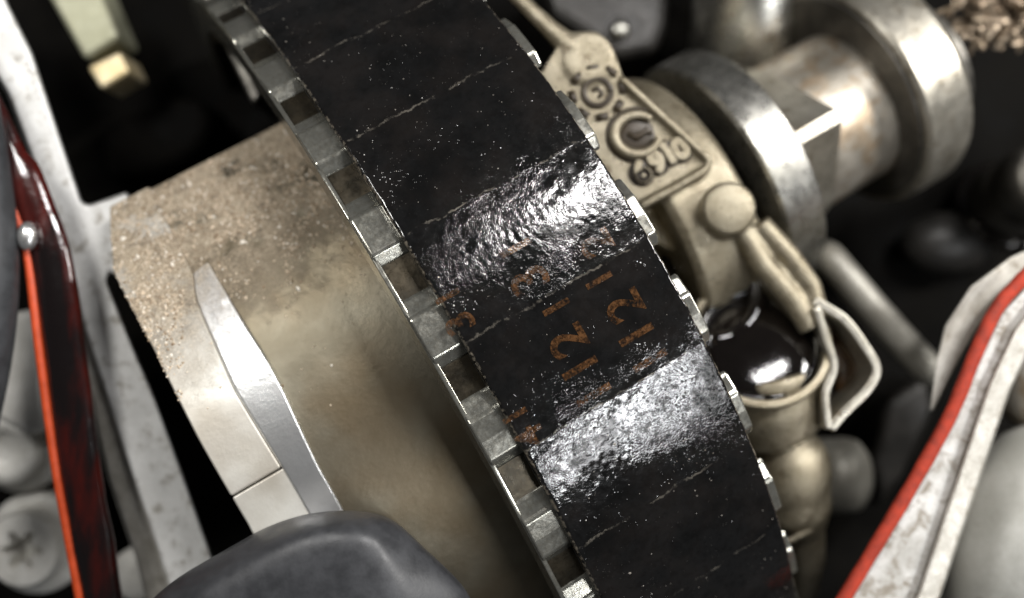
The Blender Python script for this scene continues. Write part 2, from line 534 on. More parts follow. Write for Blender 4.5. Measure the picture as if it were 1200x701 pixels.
# underside of the band and its two cut edges
for i in range(NT_ + 1):
    th = t0 + (t1 - t0) * i / NT_
    for s in (BL, BR):
        vs.append(cyl(s, R + 0.012, th)); uv.append((s, (th - TH0) / PITCH))
for i in range(NT_):
    b = nb + 2 * i
    fs.append((b + 1, b, b + 2, b + 3))
    a = i * (NS_ + 1)
    fs.append((a, a + NS_ + 1, b + 2, b))
    fs.append((a + NS_, b + 1, b + 3, a + NS_ + 1 + NS_))
bo = mesh('band', vs, fs, M_belt, belt, True, True)
ul = bo.data.uv_layers.new(name='wheel')
for lp in bo.data.loops:
    ul.data[lp.index].uv = uv[lp.vertex_index]
# ribs of the belt sitting in the gaps between the wheel's teeth
vs = []; fs = []
for k in range(-3, 12):
    a0 = TH0 + PITCH * (k + 0.09); a1 = TH0 + PITCH * (k + 0.47)
    v, f = arc_solid(BL + 0.01, BR - 0.01, RR + 0.02, R + 0.03, a0, a1, 4)
    n = len(vs); vs += v; fs += [tuple(i + n for i in q) for q in f]
ribs = mesh('rib_row', vs, fs, M_hose, belt, False)
ribs['kind'] = 'stuff'


def m_print():
    q = NT('worn_orange_print')
    n = q.noise(20, 5, 0.8); m = q.noise(4.5, 4, 0.7)
    col = q.mix(q.ramp(n, 0.35, 0.65), (0.028, 0.0125, 0.0045), (0.082, 0.037, 0.0135))
    al = q.ramp(q.math('ADD', q.math('MULTIPLY', n, 0.7), q.math('MULTIPLY', m, 0.75)), 0.56, 0.84)
    return q.set(base=col, rough=0.16, normal=q.bump(q.noise(36, 2, 0.5), 1.0, 0.003), alpha=al)


M_print = m_print()
dg = None


def glyph(ch, px, py, size=0.46, mat=M_print, parent=belt, wide=1.0, name='printed_digit'):
    """a printed character on the belt: its foot points right (+axis), it reads up the picture"""
    global dg
    s0, th0 = inv_cyl(px, py, 7.67)
    cu = bpy.data.curves.new('t', 'FONT'); cu.body = ch; cu.size = size / 0.72; cu.align_x = 'CENTER'; cu.align_y = 'CENTER'; cu.resolution_u = 3
    cu.offset = 0.011
    tmp = bpy.data.objects.new('t', cu); COL.objects.link(tmp)
    dg = bpy.context.evaluated_depsgraph_get()
    me = bpy.data.meshes.new_from_object(tmp.evaluated_get(dg))
    bpy.data.objects.remove(tmp); bpy.data.curves.remove(cu)
    bm = bmesh.new(); bm.from_mesh(me)
    bmesh.ops.triangulate(bm, faces=bm.faces)
    for _ in range(2):
        bmesh.ops.subdivide_edges(bm, edges=[e for e in bm.edges if e.calc_length() > 0.06], cuts=1, use_grid_fill=True)
    bmesh.ops.triangulate(bm, faces=bm.faces)
    for v in bm.verts:
        gx, gy = v.co.x * wide, v.co.y
        s = s0 - gy; th = th0 - gx / 7.67
        v.co = cyl(s, belt_r(s, th) + 0.007, th)
    bm.to_mesh(me); bm.free()
    me.name = name
    return link(name, me, mat, parent)


for ch, x, y, z_ in [('1', 763, 421, .46), ('1', 747, 391, .46), ('2', 733, 358, .46), ('1', 703, 328, .34), ('2', 700, 285, .40),
                     ('1', 697, 461, .46), ('1', 681, 430, .46), ('2', 667, 399, .46), ('1', 653, 359, .34), ('3', 622, 327, .46), ('1', 606, 290, .4),
                     ('4', 622, 510, .34), ('1', 604, 486, .3), ('3', 540, 378, .34), ('1', 526, 347, .3)]:
    glyph(ch, x, y, z_)

# grit on the belt
def grains(name, n, place, mat, size, label, parent_m=FR, flat=0.6):
    vs = []; fs = []
    base = [Vector(v) for v in ((1, 0, 0), (-1, 0, 0), (0, 1, 0), (0, -1, 0), (0, 0, 1), (0, 0, -1))]
    tri = [(0, 2, 4), (2, 1, 4), (1, 3, 4), (3, 0, 4), (2, 0, 5), (1, 2, 5), (3, 1, 5), (0, 3, 5)]
    c = 0
    while c < n:
        p = place()
        if p is None: continue
        r = size * (2.1 if random.random() < 0.012 else random.choice((0.5, 0.6, 0.8, 0.9, 1.0, 1.3))) * random.uniform(0.7, 1.2)
        rot = Matrix.Rotation(random.uniform(0, 6.28), 3, random.choice('XYZ'))
        k = len(vs)
        vs += [p + rot @ Vector((b.x * r * random.uniform(.6, 1.2), b.y * r * random.uniform(.6, 1.2), b.z * r * flat)) for b in base]
        fs += [tuple(i + k for i in t) for t in tri]
        c += 1
    o = mesh(name, vs, fs, mat, None, False, False)
    o.matrix_world = parent_m
    return tag(o, label, 'dust' if 'dust' in name else 'grit', kind='stuff')


def m_grain(name, c0, c1, c2, metallic=0.0, rough=0.7):
    q = NT(name)
    g = q.n.new('ShaderNodeNewGeometry').outputs['Random Per Island']
    col = q.mix(q.ramp(g, 0.1, 0.6), c0, c1); col = q.mix(q.ramp(g, 0.8, 0.98), col, c2)
    return q.set(base=col, rough=rough, metal=metallic)


M_grit = m_grain('pale_grit', (0.10, 0.09, 0.08), (0.35, 0.32, 0.28), (0.8, 0.78, 0.75), 0.2, 0.3)
M_dust = m_grain('tan_dust', (0.26, 0.19, 0.12), (0.62, 0.51, 0.38), (0.88, 0.82, 0.72))


def belt_spot():
    s = random.uniform(BL + 0.02, BR - 0.02); th = random.uniform(-1.0, 1.0)
    if noise.noise(Vector((s * 1.2, th * 9, 21))) + 0.25 < random.random() * 0.7: return None
    return cyl(s, belt_r(s, th) + 0.002, th)


grains('belt_grit', 450, belt_spot, M_grit, 0.008, 'fine pale grit specks sprinkled over the black belt')

# ------------------------------------------------------------------ steel drum left of the belt
drum = empty('steel_drum', mat=FR)
tag(drum, 'big oil stained steel drum with bright edge ring and dusty shoulder, left of the belt', 'drum')
RD = 6.1


def lerp_tab(tab):
    def f(t):
        if t <= tab[0][0]: return tab[0][1]
        for (a, b), (c, d) in zip(tab, tab[1:]):
            if t <= c: return b + (d - b) * (t - a) / (c - a)
        return tab[-1][1]
    return f


def px_tab(pts, r):
    q = [inv_cyl(x, y, r) for x, y in pts]
    return sorted((t, s) for s, t in q)


TOP, BOT = inv_cyl(235, 187, RD)[1], 0.75
left_edge = lerp_tab(px_tab([(128, 240), (133, 320), (180, 410), (232, 515), (290, 615), (330, 690)], RD))
ring_l = lerp_tab(px_tab([(225, 319), (228, 350), (238, 375), (257, 419), (273, 456), (331, 552), (388, 650)], RD))
ring_r = lerp_tab(px_tab([(249, 316), (268, 348), (284, 375), (312, 419), (332, 456), (372, 543), (402, 596), (442, 680)], RD))
tip = inv_cyl(232, 316, RD)[1]
vs, fs = arc_solid(lambda t: (ring_r(t) if t > tip else ring_l(tip)) - 0.02, 1.2, 4.6, RD - 0.05, TOP, BOT, 60)
bev(mesh('barrel', vs, fs, M_barrel, drum), 0.03, 2)
seam = inv_cyl(300, 566, RD)[1]
vs, fs = arc_solid(left_edge, lambda t: (ring_l(t) if t > tip else ring_l(tip)) + 0.01, 4.6, RD, TOP, seam - 0.0012, 50)
bev(mesh('collar', vs, fs, M_collar, drum), 0.03, 2)
vs, fs = arc_solid(left_edge, lambda t: ring_l(t) + 0.2, 4.6, RD - 0.02, seam + 0.0012, BOT, 24)
bev(mesh('collar', vs, fs, M_collar, drum), 0.03, 2)
M_ring_dusty = m_drum('dusty_bright_ring', (0.82, 0.82, 0.81), (0.89, 0.89, 0.88), 0.9, 0.3, shift=0.0, stain=0.12)
vs, fs = arc_solid(lambda t: ring_l(t) + 0.012, ring_r, 5.0, lambda t: RD + 0.0, tip, BOT, 50, -0.075)
bev(mesh('edge_ring', vs, fs, M_ring_dusty, drum), 0.035, 3)


def drum_spot():
    px, py = random.uniform(130, 430), random.uniform(135, 480)
    s, t = inv_cyl(px, py, RD)
    if not (TOP + 0.012 < t and left_edge(t) < s < -1.2): return None
    m = (330 - py) + 0.42 * (235 - px) * -1 * -1
    dens = 1 / (1 + math.exp(-(300 - py - 0.25 * (px - 230) + 60 * noise.noise(Vector((px / 40, py / 40, 0)))) / 16))
    dens = max(dens, 0.012)
    if px < 215: dens = max(dens, 1 / (1 + math.exp(-(425 - py + 60 * noise.noise(Vector((px / 25, py / 25, 3)))) / 14)))
    if noise.noise(Vector((px / 28, py / 28, 9))) < -0.25: dens *= 0.25
    if random.random() > dens: return None
    return cyl(s, RD + (0.0 if s < ring_l(t) else -0.045), t)


grains('dust_grains', 5200, drum_spot, M_dust, 0.019, 'caked tan dust grains lying on the shoulder of the steel drum')

# ------------------------------------------------------------------ camshaft (same direction as the wheel's axle)
k = 17 / 12
CC = Vector(((985 - 600) / 100 * k, (350.5 - 128) / 100 * k, -5.0))
CF = Matrix((A, -E_, U)).transposed().to_4x4(); CF.translation = CC
XZ = Matrix(((0, 0, 1, 0), (0, -1, 0, 0), (1, 0, 0, 0), (0, 0, 0, 1)))   # lathe Z -> wheel axis X
shaft = empty('camshaft', mat=CF)
tag(shaft, 'polished steel camshaft with round collar, pointed lobe and broad dusty journal, upper right', 'camshaft')


def ring(name, r, a, b, mat, b_=0.05, seg=96, parent=shaft, off=(0, 0)):
    m = MB().lathe([(r - b_, a), (r, a + b_), (r, b - b_), (r - b_, b)], Matrix.Translation((0, off[0], off[1])) @ XZ, seg)
    o = m.build(name, mat, parent); e = o.modifiers.new('edge', 'EDGE_SPLIT'); e.split_angle = math.radians(28); return o


ring('collar', 2.05, -2.72, -2.02, M_steel, 0.05)
ring('neck', 1.3, -3.6, -2.7, M_black)  # neck coloured black to give the dark shaded gap between flange and collar
ring('journal', 1.28, -1.32, 0.15, M_steel_dusty, 0.03)


def cam(name, base, nose, w, a, b, mat, th_nose, rn=0.16):
    """cam outline: base circle with two flanks to a narrow nose"""
    pts = []
    n = 60
    half = math.acos(base / nose) if nose > base else 0
    for i in range(n):
        t = half + (2 * pi - 2 * half) * i / (n - 1)
        pts.append((base * cos(t), base * sin(t)))
    # blunt nose
    tipw = w
    pts += [(nose - 0.04, -tipw), (nose, -tipw * 0.7), (nose + .01, 0), (nose, tipw * 0.7), (nose - 0.04, tipw)]
    vs = []
    c, s = cos(th_nose), sin(th_nose)
    for x in (a, b):
        for (z, y) in pts:
            vs.append(Vector((x, y * c - z * s, z * c + y * s)))
    m = len(pts)
    fs = [tuple(range(m)), tuple(range(2 * m - 1, m - 1, -1))] + [(i, i + m, (i + 1) % m + m, (i + 1) % m) for i in range(m)]
    o = mesh(name, vs, fs, mat, shaft); e = o.modifiers.new('edge', 'EDGE_SPLIT'); e.split_angle = math.radians(20); return o


cam('lobe', 1.35, 2.02, 0.13, -2.03, -1.30, M_bright, 0.03)
# broad ring with ground flats
m = MB().lathe([(1.88, 0.12), (1.94, 0.18), (1.95, 0.9), (1.90, 1.0), (1.78, 1.06), (1.7, 1.14)], Matrix.Translation((0, 0.12, 0)) @ XZ, 110)
o = m.build('broad_ring', M_bright, shaft); e = o.modifiers.new('edge', 'EDGE_SPLIT'); e.split_angle = math.radians(24)
ring('inner_face', 1.80, 0.06, 0.118, M_dark_steel, 0.01, off=(0.12, 0))
ring('end_journal', 1.2, 1.1, 1.7, M_dark_steel)

# ------------------------------------------------------------------ bearing cap casting
cap = empty('bearing_cap', P(760, 190, -2.3))
tag(cap, 'tan cast aluminium bearing cap with raised gear emblem, swirl and digits, right of the belt', 'bearing cap')


def part_of(o, root):
    """parent keeping the place the mesh was built at"""
    o.parent = root
    o.matrix_parent_inverse = root.matrix_world.inverted() if root.type == 'EMPTY' else Matrix()
    return o


bpy.context.view_layer.update()


def pin(root):
    root.matrix_world  # location only
    return Matrix.Translation(-root.location)


ZC = -2.1
b = MB()
# face plate
b.prism([(628, 92), (650, 58), (672, 36), (700, 36), (720, 58), (732, 92), (836, 190), (826, 204), (752, 246), (718, 215), (676, 158)], -5.5, ZC)
# ear boss
b.lathe([(0.34, -5.2), (0.36, ZC + 0.02), (0.34, ZC + 0.05), (0.25, ZC + 0.055)], Matrix.Translation((P(690, 68, ZC).x, P(690, 68, ZC).y, 0)), 40)
# thin rod-like rib going up under the belt
b.tube([P(590, -20, -2.3), P(615, 5, -2.25), P(645, 34, -2.2), P(672, 58, -2.2)], [0.11, 0.11, 0.13, 0.18], 14)
# raised lip along the plate's outer edges
zl = ZC + 0.06
b.tube([P(728, 92, zl), P(780, 140, zl), P(832, 188, zl), P(826, 200, zl), P(788, 222, zl), P(750, 242, zl)], 0.06, 12)
# skirt below the plate
b.prism([(700, 190), (838, 196), (880, 250), (875, 300), (800, 300), (720, 262)], -5.5, ZC - 0.55)
# neck toward the cup
b.prism([(842, 262), (880, 255), (925, 330), (960, 372), (940, 385), (905, 345), (870, 300)], -4.2, ZC - 0.45)
b.tube([P(868, 268, -2.45), P(895, 312, -2.45), P(930, 352, -2.5), P(950, 385, -2.5)], 0.17, 12)
b.tube([P(890, 262, -2.45), P(925, 300, -2.45), P(950, 335, -2.5), P(960, 372, -2.5)], 0.16, 12)
# round end flange facing the collar
FM = Matrix((A, -E_, U)).transposed().to_4x4(); FM.translation = CC
b.lathe([(2.02, -4.3), (2.12, -4.2), (2.12, -3.22), (2.05, -3.12)], FM @ XZ, 90)
# bolt boss
p = P(853, 247, ZC)
b.lathe([(0.36, -4), (0.36, ZC - 0.1), (0.3, ZC + 0.0), (0.2, ZC + 0.01)], Matrix.Translation((p.x, p.y, 0)), 40)
body = b.build('body', M_cast)
fuse(body, 0.035, 4)
body.parent = cap; body.matrix_parent_inverse = pin(cap)


def raised(name, me_or_mb, mat, root=cap):
    o = me_or_mb.build(name, mat); o.parent = root; o.matrix_parent_inverse = pin(root); return o


M_mark = metal('dark_brown_relief', (0.022, 0.015, 0.008), (0.05, 0.035, 0.018), (0.008, 0.006, 0.004), metallic=0.1, rough=(0.3, 0.5))  # dark brown for the cast marks and the discs round them
ex = Vector((0.75, -0.66, 0)).normalized()        # reading direction of the cast marks
ez = ZC + 0.02
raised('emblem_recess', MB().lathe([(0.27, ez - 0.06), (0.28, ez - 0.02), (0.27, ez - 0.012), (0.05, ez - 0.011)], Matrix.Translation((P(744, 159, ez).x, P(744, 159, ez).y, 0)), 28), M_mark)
# gear emblem: dashes round a ring
c = P(700, 108, ez)
for i in range(8):
    t = 2 * pi * i / 8 + 0.2
    q = c + Vector((cos(t), sin(t), 0)) * 0.345
    d = Vector((-sin(t), cos(t), 0)) * 0.085
    raised('emblem_tooth', MB().tube([q - d, q + d], 0.055, 8, 0.8), M_mark)
raised('emblem_ring', MB().tube([c + Vector((cos(t), sin(t), 0)) * 0.185 for t in [2 * pi * i / 36 for i in range(37)]], 0.045, 8, 0.8), M_mark)
raised('emblem_hub', MB().tube([c + Vector((-0.07, 0.02, 0)), c + Vector((0.0, 0.06, 0)), c + Vector((0.07, -0.01, 0)), c + Vector((0.02, -.08, 0))], 0.03, 8, 0.8), M_mark)
# swirl: open ring with a tail in the middle
c = P(746, 158, ez)
arc = [0.9 + 5.2 * i / 40 for i in range(41)]
raised('swirl', MB().tube([c + Vector((cos(t) * 0.31, sin(t) * 0.27, 0.03)) for t in arc], [0.05 + 0.03 * sin(pi * i / 40) for i in range(41)], 12), M_cast)
raised('swirl_dark_outline', MB().tube([c + Vector((cos(t) * 0.40, sin(t) * 0.36, -0.005)) for t in arc], 0.03, 8), M_mark)  # dark tube outlining the swirl
raised('swirl_tail', MB().tube([c + Vector((-0.12, 0.02, 0)), c + Vector((0.0, -0.04, 0)), c + Vector((0.14, 0.06, 0)), c + Vector((0.22, 0.02, 0))], [0.03, 0.05, 0.05, 0.03], 10), M_mark)


def cast_digit(ch, px, py, size=0.27):
    global dg
    c = P(px, py, ez)
    cu = bpy.data.curves.new('t', 'FONT'); cu.body = ch; cu.size = size / 0.7; cu.align_x = 'CENTER'; cu.align_y = 'CENTER'; cu.extrude = 0.05; cu.offset = 0.02; cu.bevel_depth = 0.012
    tmp = bpy.data.objects.new('t', cu); COL.objects.link(tmp)
    me = bpy.data.meshes.new_from_object(tmp.evaluated_get(bpy.context.evaluated_depsgraph_get()))
    bpy.data.objects.remove(tmp); bpy.data.curves.remove(cu)
    me.transform(Matrix.Translation(c) @ Matrix.Rotation(math.radians(33), 4, 'Z'))
    me.name = 'cast_digit'
    o = link('cast_digit', me, M_cast, None, False); o.parent = cap; o.matrix_parent_inverse = pin(cap)
    # dark brown disc for the recess around it
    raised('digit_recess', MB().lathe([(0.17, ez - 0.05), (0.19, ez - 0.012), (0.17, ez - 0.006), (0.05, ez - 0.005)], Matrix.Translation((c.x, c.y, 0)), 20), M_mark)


for ch, x, y in [('6', 752, 203), ('9', 770, 191), ('1', 783, 181), ('0', 797, 176)]:
    cast_digit(ch, x, y)

bolt = empty('round_bolt', P(853, 247, ZC + 0.1))
tag(bolt, 'flat round tan bolt head on the neck of the bearing cap', 'bolt')
p = P(853, 245, ZC + 0.1)
raised('head', MB().lathe([(0.36, ZC - 0.5), (0.38, ZC), (0.37, ZC + 0.1), (0.36, ZC + 0.2), (0.31, ZC + 0.235), (0.1, ZC + 0.24)], Matrix.Translation((p.x, p.y, 0)), 40), M_cast, bolt)

# ------------------------------------------------------------------ oil filled cup under the cap
cup = empty('oil_cup', P(890, 400, -2.5))
tag(cup, 'tan cast cup brimming with black oil beside the belt, standing on a rounded foot', 'oil cup')
zr = -2.45
cx = P(890, 397, zr)
ax = Vector((-0.02, 0.42, 0.9)).normalized()
CM = axis_matrix(cx, ax) @ Matrix.Scale(1.03, 4)
b = MB()
b.lathe([(0.78, -0.75), (0.90, -0.6), (1.0, -0.08), (0.99, -0.02), (0.96, 0.0), (0.90, 0.0), (0.88, -0.03), (0.87, -0.5), (0.2, -0.52)], CM, 64)
b.build('bowl', M_cast, None)
bowl = bpy.data.objects['bowl']; bowl.parent = cup; bowl.matrix_parent_inverse = pin(cup)
e = bowl.modifiers.new('edge', 'EDGE_SPLIT'); e.split_angle = math.radians(40)
raised('oil', MB().lathe([(0.875, -0.40), (0.875, -0.2), (0.78, -0.22), (0.3, -0.22)], CM, 64), M_oil, cup)
b = MB(); b.ball(cx + ax * -0.22 + CM.to_3x3() @ Vector((0.10, 0.02, 0)), (0.74, 0.74, 0.13), CM.to_3x3(), 48, 24)
raised('oily_plug', b, M_oil, cup)
raised('oil_ring', MB().tube([CM @ Vector((0.80 * cos(t), 0.80 * sin(t), -0.19)) for t in [2 * pi * i / 48 for i in range(49)]], 0.07, 12), M_oil, cup)
b = MB()
p1 = P(905, 478, -3.0); p2 = P(926, 552, -3.2); p3 = P(938, 612, -3.5); p4 = P(938, 690, -4.6)
b.tube([P(896, 440, -3.0), p1, P(915, 505, -3.1)], [0.80, 0.74, 0.66], 36)
b.ball(p2, (0.60, 0.70, 0.62))
b.tube([p2, P(934, 595, -3.3), p3], [0.56, 0.52, 0.40], 32)
b.tube([p3, P(940, 650, -4.0), p4], [0.36, 0.36, 0.3], 24)
o = b.build('foot', M_cast); fuse(o, 0.05, 8); o.parent = cup; o.matrix_parent_inverse = pin(cup)
raised('foot_lip', MB().tube([P(902, 634, -3.0), P(925, 634, -2.95), P(950, 620, -2.95), P(968, 598, -3.0), P(973, 575, -3.1)], [0.02, 0.045, 0.05, 0.045, 0.02], 10), M_cast, cup)


def strip_loop(pts, z1, z0, th, closed=False):
    """bent sheet-metal strip standing on edge, following pts (px) at height z1"""
    q = [P(x, y, z1) for x, y in pts]
    vs = []; n = len(q)
    for i in range(n):
        a = q[i - 1] if (i or closed) else q[i]; c_ = q[(i + 1) % n] if (i < n - 1 or closed) else q[i]
        t = (c_ - a).normalized(); nn = Vector((-t.y, t.x, 0)) * th / 2
        for w, z in ((1, z1), (-1, z1), (-1, z0), (1, z0)):
            vs.append(Vector((q[i].x, q[i].y, z)) + nn * w)
    fs = []
    for i in range(n if closed else n - 1):
        j = (i + 1) % n
        for m_ in range(4):
            l = (m_ + 1) % 4
            fs.append((4 * i + m_, 4 * i + l, 4 * j + l, 4 * j + m_))
    if not closed: fs += [(3, 2, 1, 0), (4 * n - 4, 4 * n - 3, 4 * n - 2, 4 * n - 1)]
    return vs, fs


clip = empty('spring_clip', P(990, 430, -2.4))
tag(clip, 'bent bright metal clip with brown varnished inside, hooked to the right of the oil cup', 'clip')
path = spline([(955, 352), (972, 362), (992, 376), (1013, 404), (1028, 432), (1018, 456), (990, 484), (974, 503)], 6)
vs, fs = strip_loop([(p.x, p.y) for p in path], -2.3, -3.1, 0.13)
o = bev(mesh('bent_strip', vs, fs, M_bright), 0.03, 2); o.parent = clip; o.matrix_parent_inverse = pin(clip)
path = spline([(957, 360), (968, 395), (978, 430), (968, 462), (972, 503)], 6)
vs, fs = strip_loop([(p.x, p.y) for p in path], -2.25, -3.0, 0.12)
o = bev(mesh('spring_leaf', vs, fs, M_bright), 0.03, 2); o.parent = clip; o.matrix_parent_inverse = pin(clip)
path = [(972, 372), (990, 386), (1010, 412), (1020, 432), (1012, 450), (985, 478), (980, 440)]
raised('varnish', MB().prism(path, -3.3, -3.05), M_brown, clip)

# black oily seal between the cap and the cup
sl = empty('oily_seal', P(815, 320, -3.2))
tag(sl, 'black oil soaked rubber seal ring showing between the belt and the bearing cap', 'seal')
M3 = axis_matrix(P(830, 345, -3.0), (0.0, 0.35, 0.93))
raised('ring', MB().tube([M3 @ Vector((0.72 * cos(t), 0.72 * sin(t), 0)) for t in [2 * pi * i / 48 for i in range(49)]], 0.17, 16), M_oil, sl)
raised('hub', MB().lathe([(0.7, -0.4), (0.7, -0.12), (0.3, -0.02)], M3, 40), M_oil, sl)

# ------------------------------------------------------------------ small things right of the cup
rod = tag(MB().tube(spline([P(968, 300, -5.0), P(975, 306, -4.8), P(1030, 370, -4.7), P(1095, 440, -4.8)], 4), [0.12, 0.2, 0.25, 0.26, 0.26, 0.26, 0.26, 0.26, 0.26, 0.26, 0.26, 0.26, 0.26][:13], 24).build('round_rod', M_mid),
          'dull grey round rod leaning between the camshaft and the red sealed flange', 'rod')
plug = empty('grey_plug', P(985, 560, -5.5))
tag(plug, 'blurred pale grey rounded plug behind the foot of the oil cup', 'plug')
PMx = axis_matrix(P(1000, 557, -5.2), (0.75, 0.1, 0.55))
raised('barrel', MB().lathe([(0.62, -1.4), (0.64, -0.1), (0.58, 0.08), (0.42, 0.2), (0.2, 0.25)], PMx, 40), M_mid, plug)
raised('step', MB().lathe([(0.75, -1.6), (0.75, -0.8), (0.70, -0.75)], PMx, 40), M_mid, plug)

post = empty('dark_post', P(1180, 190, -6))
tag(post, 'dark oily cylinder post with a thin groove line at the right edge under the swarf', 'post')
pm = axis_matrix(P(1172, 240, -7.5), (-0.10, 0.10, 1))
raised('column', MB().lathe([(0.72, 0), (0.72, 1.4), (0.70, 1.42), (0.70, 1.47), (0.72, 1.49), (0.72, 2.6), (0.6, 2.7)], pm, 40), M_dark_steel, post)
pm2 = axis_matrix(P(1178, 245, -7.5), (0, 0.5, 1))
raised('oil_collar', MB().tube([pm2 @ Vector((0.85 * cos(t), 0.85 * sin(t), 0.1)) for t in [2 * pi * i / 40 for i in range(41)]], 0.13, 12), M_oil, post)

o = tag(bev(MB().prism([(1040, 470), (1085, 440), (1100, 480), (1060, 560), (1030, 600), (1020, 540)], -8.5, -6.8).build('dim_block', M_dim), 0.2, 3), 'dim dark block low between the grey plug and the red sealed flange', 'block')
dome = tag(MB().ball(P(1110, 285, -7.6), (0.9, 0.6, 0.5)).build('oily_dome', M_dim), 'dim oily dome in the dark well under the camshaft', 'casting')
b = MB()
for i in range(70):
    c = P(random.uniform(1118, 1200), random.uniform(-8, 50), -4.6 + random.uniform(-.2, .4))
    q = c + Vector((random.uniform(-.3, .3), random.uniform(-.3, .3), random.uniform(0, .2)))
    h_ = (c + q) / 2 + Vector((random.uniform(-.15, .15), random.uniform(-.15, .15), .15))
    b.tube(spline([c, h_, q, q + Vector((random.uniform(-.2, .2), random.uniform(-.2, .2), -.1))], 4), [random.uniform(.03, .07)] * 13, 5, 0.35)
tag(b.build('swarf_lump', M_swarf, None, False), 'ragged brown lump of oily metal swarf in the top right corner', 'swarf')

# top: dark blocks and polished pillar behind the camshaft
pil = empty('polished_pillar', P(850, 30, -6))
tag(pil, 'upright polished steel pillar with white streaks at the top edge behind the camshaft', 'pillar')
pmx = axis_matrix(P(872, 95, -6.6), (-0.05, 0.8, 0.6))
raised('column', MB().lathe([(1.0, 0), (1.02, 0.05), (1.02, 3.0), (0.9, 3.1)], pmx, 48), M_steel, pil)
raised('band', MB().lathe([(1.08, -0.25), (1.08, 0.2), (1.03, 0.25)], pmx, 48), M_steel_dusty, pil)

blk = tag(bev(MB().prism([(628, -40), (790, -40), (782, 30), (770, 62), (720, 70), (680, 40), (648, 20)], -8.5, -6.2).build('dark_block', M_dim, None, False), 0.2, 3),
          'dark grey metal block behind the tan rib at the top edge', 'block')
bb = tag(MB().lathe([(0.16, -0.1), (0.19, 0.0), (0.17, 0.12), (0.08, 0.17)], Matrix.Translation(P(726, 36, -6.15)), 20).build('glint_button', M_steel),  # steel button added to make a blurred bright spot
         'tiny shiny steel button added for the bright spot on the dark block at the top', 'bolt')

# ------------------------------------------------------------------ right flange with red sealant
fl_ = empty('sealed_flange', P(1100, 560, -1.4))
tag(fl_, 'stained white aluminium flange wall with a red sealant bead, lower right corner', 'flange')
zf = -1.9
seal = [(1230, 296), (1200, 325), (1168, 362), (1143, 415), (1112, 490), (1062, 580), (1005, 675), (960, 750)]
sp = spline([P(x, y, zf + 0.05) for x, y in seal], 8)
raised('sealant_bead', MB().tube(sp, [0.095 + 0.012 * noise.noise(Vector((i * 0.4, 0, 0))) for i in range(len(sp))], 16, 0.8), M_red, fl_)
left = [(1236, 306), (1206, 332), (1174, 366), (1149, 418), (1118, 493), (1068, 583), (1011, 678), (966, 752)]
right = [(1066, 752), (1098, 690), (1122, 620), (1148, 540), (1172, 470), (1200, 395), (1240, 330)]
o = bev(MB().prism([(x, y) for x, y in left] + right, -3.4, zf, 1.0).build('wall', M_grimy), 0.05, 3); o.parent = fl_; o.matrix_parent_inverse = pin(fl_)
M_stain = metal('stained_rim_aluminium', (0.42, 0.40, 0.35), (0.66, 0.64, 0.58), (0.2, 0.15, 0.09), gr=(0.52, 0.78), metallic=0.4, rough=(0.35, 0.55), scale=2.5)
rl = [(1226, 338), (1190, 385), (1160, 448), (1132, 530), (1104, 612), (1078, 690), (1050, 752)]
rr = [(x + 24, y + 8) for x, y in rl][::-1]
o = bev(MB().prism(rl + rr, -2.8, zf + 0.14, 1.0).build('rim', M_stain), 0.05, 3); o.parent = fl_; o.matrix_parent_inverse = pin(fl_)
lp = [(1215, 288), (1184, 302), (1138, 336), (1108, 382), (1096, 430), (1090, 482), (1094, 480), (1118, 432), (1140, 392), (1166, 352), (1196, 322), (1222, 306)]
o = bev(MB().prism(lp, -3.2, zf - 0.45, 1.0).build('outer_lip', M_stain), 0.05, 3); o.parent = fl_; o.matrix_parent_inverse = pin(fl_)

M_plain = metal('plain_grey_casting', (0.36, 0.36, 0.33), (0.48, 0.48, 0.45), (0.16, 0.13, 0.09), metallic=0.2, rough=(0.45, 0.6), bump=0.3)
gb = MB()
gb.ball(P(1195, 640, -3.6), (1.1, 1.9, 1.2), Matrix.Rotation(-0.25, 3, 'Z'))
o = tag(gb.build('grey_casting', M_plain), 'smooth pale grey rounded casting in the lower right corner beside the flange', 'casting')
o = tag(fuse(MB().ball(P(1205, 430, -4.2), (0.6, 1.0, 0.6)).build('brown_casting', M_steel_dusty), 0.08, 3), 'small brownish rounded casting at the right edge above the pale grey one', 'casting')

# ------------------------------------------------------------------ left side: aluminium wall, seal, bolts, hose
bar = empty('aluminium_wall', P(150, 430, -2.3))
tag(bar, 'bright scraped aluminium wall edge slanting down the left side beside the drum', 'wall edge')
zb = -2.6
poly = [(-40, -60), (-8, -30), (10, 10), (36, 62), (62, 140), (95, 238), (104, 242), (150, 226), (150, 330), (128, 318), (124, 330), (150, 395), (182, 470), (215, 560), (246, 648), (275, 735),
        (212, 735), (184, 640), (150, 540), (128, 470), (100, 385), (78, 300), (62, 250), (40, 190), (10, 110), (-20, 60), (-60, -10)]
o = bev(MB().prism(poly, -4.6, zb, 1.0).build('top_edge', M_white_alu), 0.07, 3); o.parent = bar; o.matrix_parent_inverse = pin(bar)
poly = [(84, 330), (106, 390), (132, 470), (154, 540), (190, 645), (216, 735), (180, 735), (158, 650), (128, 560), (108, 470), (90, 400), (78, 345)]
o = bev(MB().prism(poly, -4.8, zb - 0.35, 1.0).build('side_ledge', M_stain), 0.08, 3); o.parent = bar; o.matrix_parent_inverse = pin(bar)

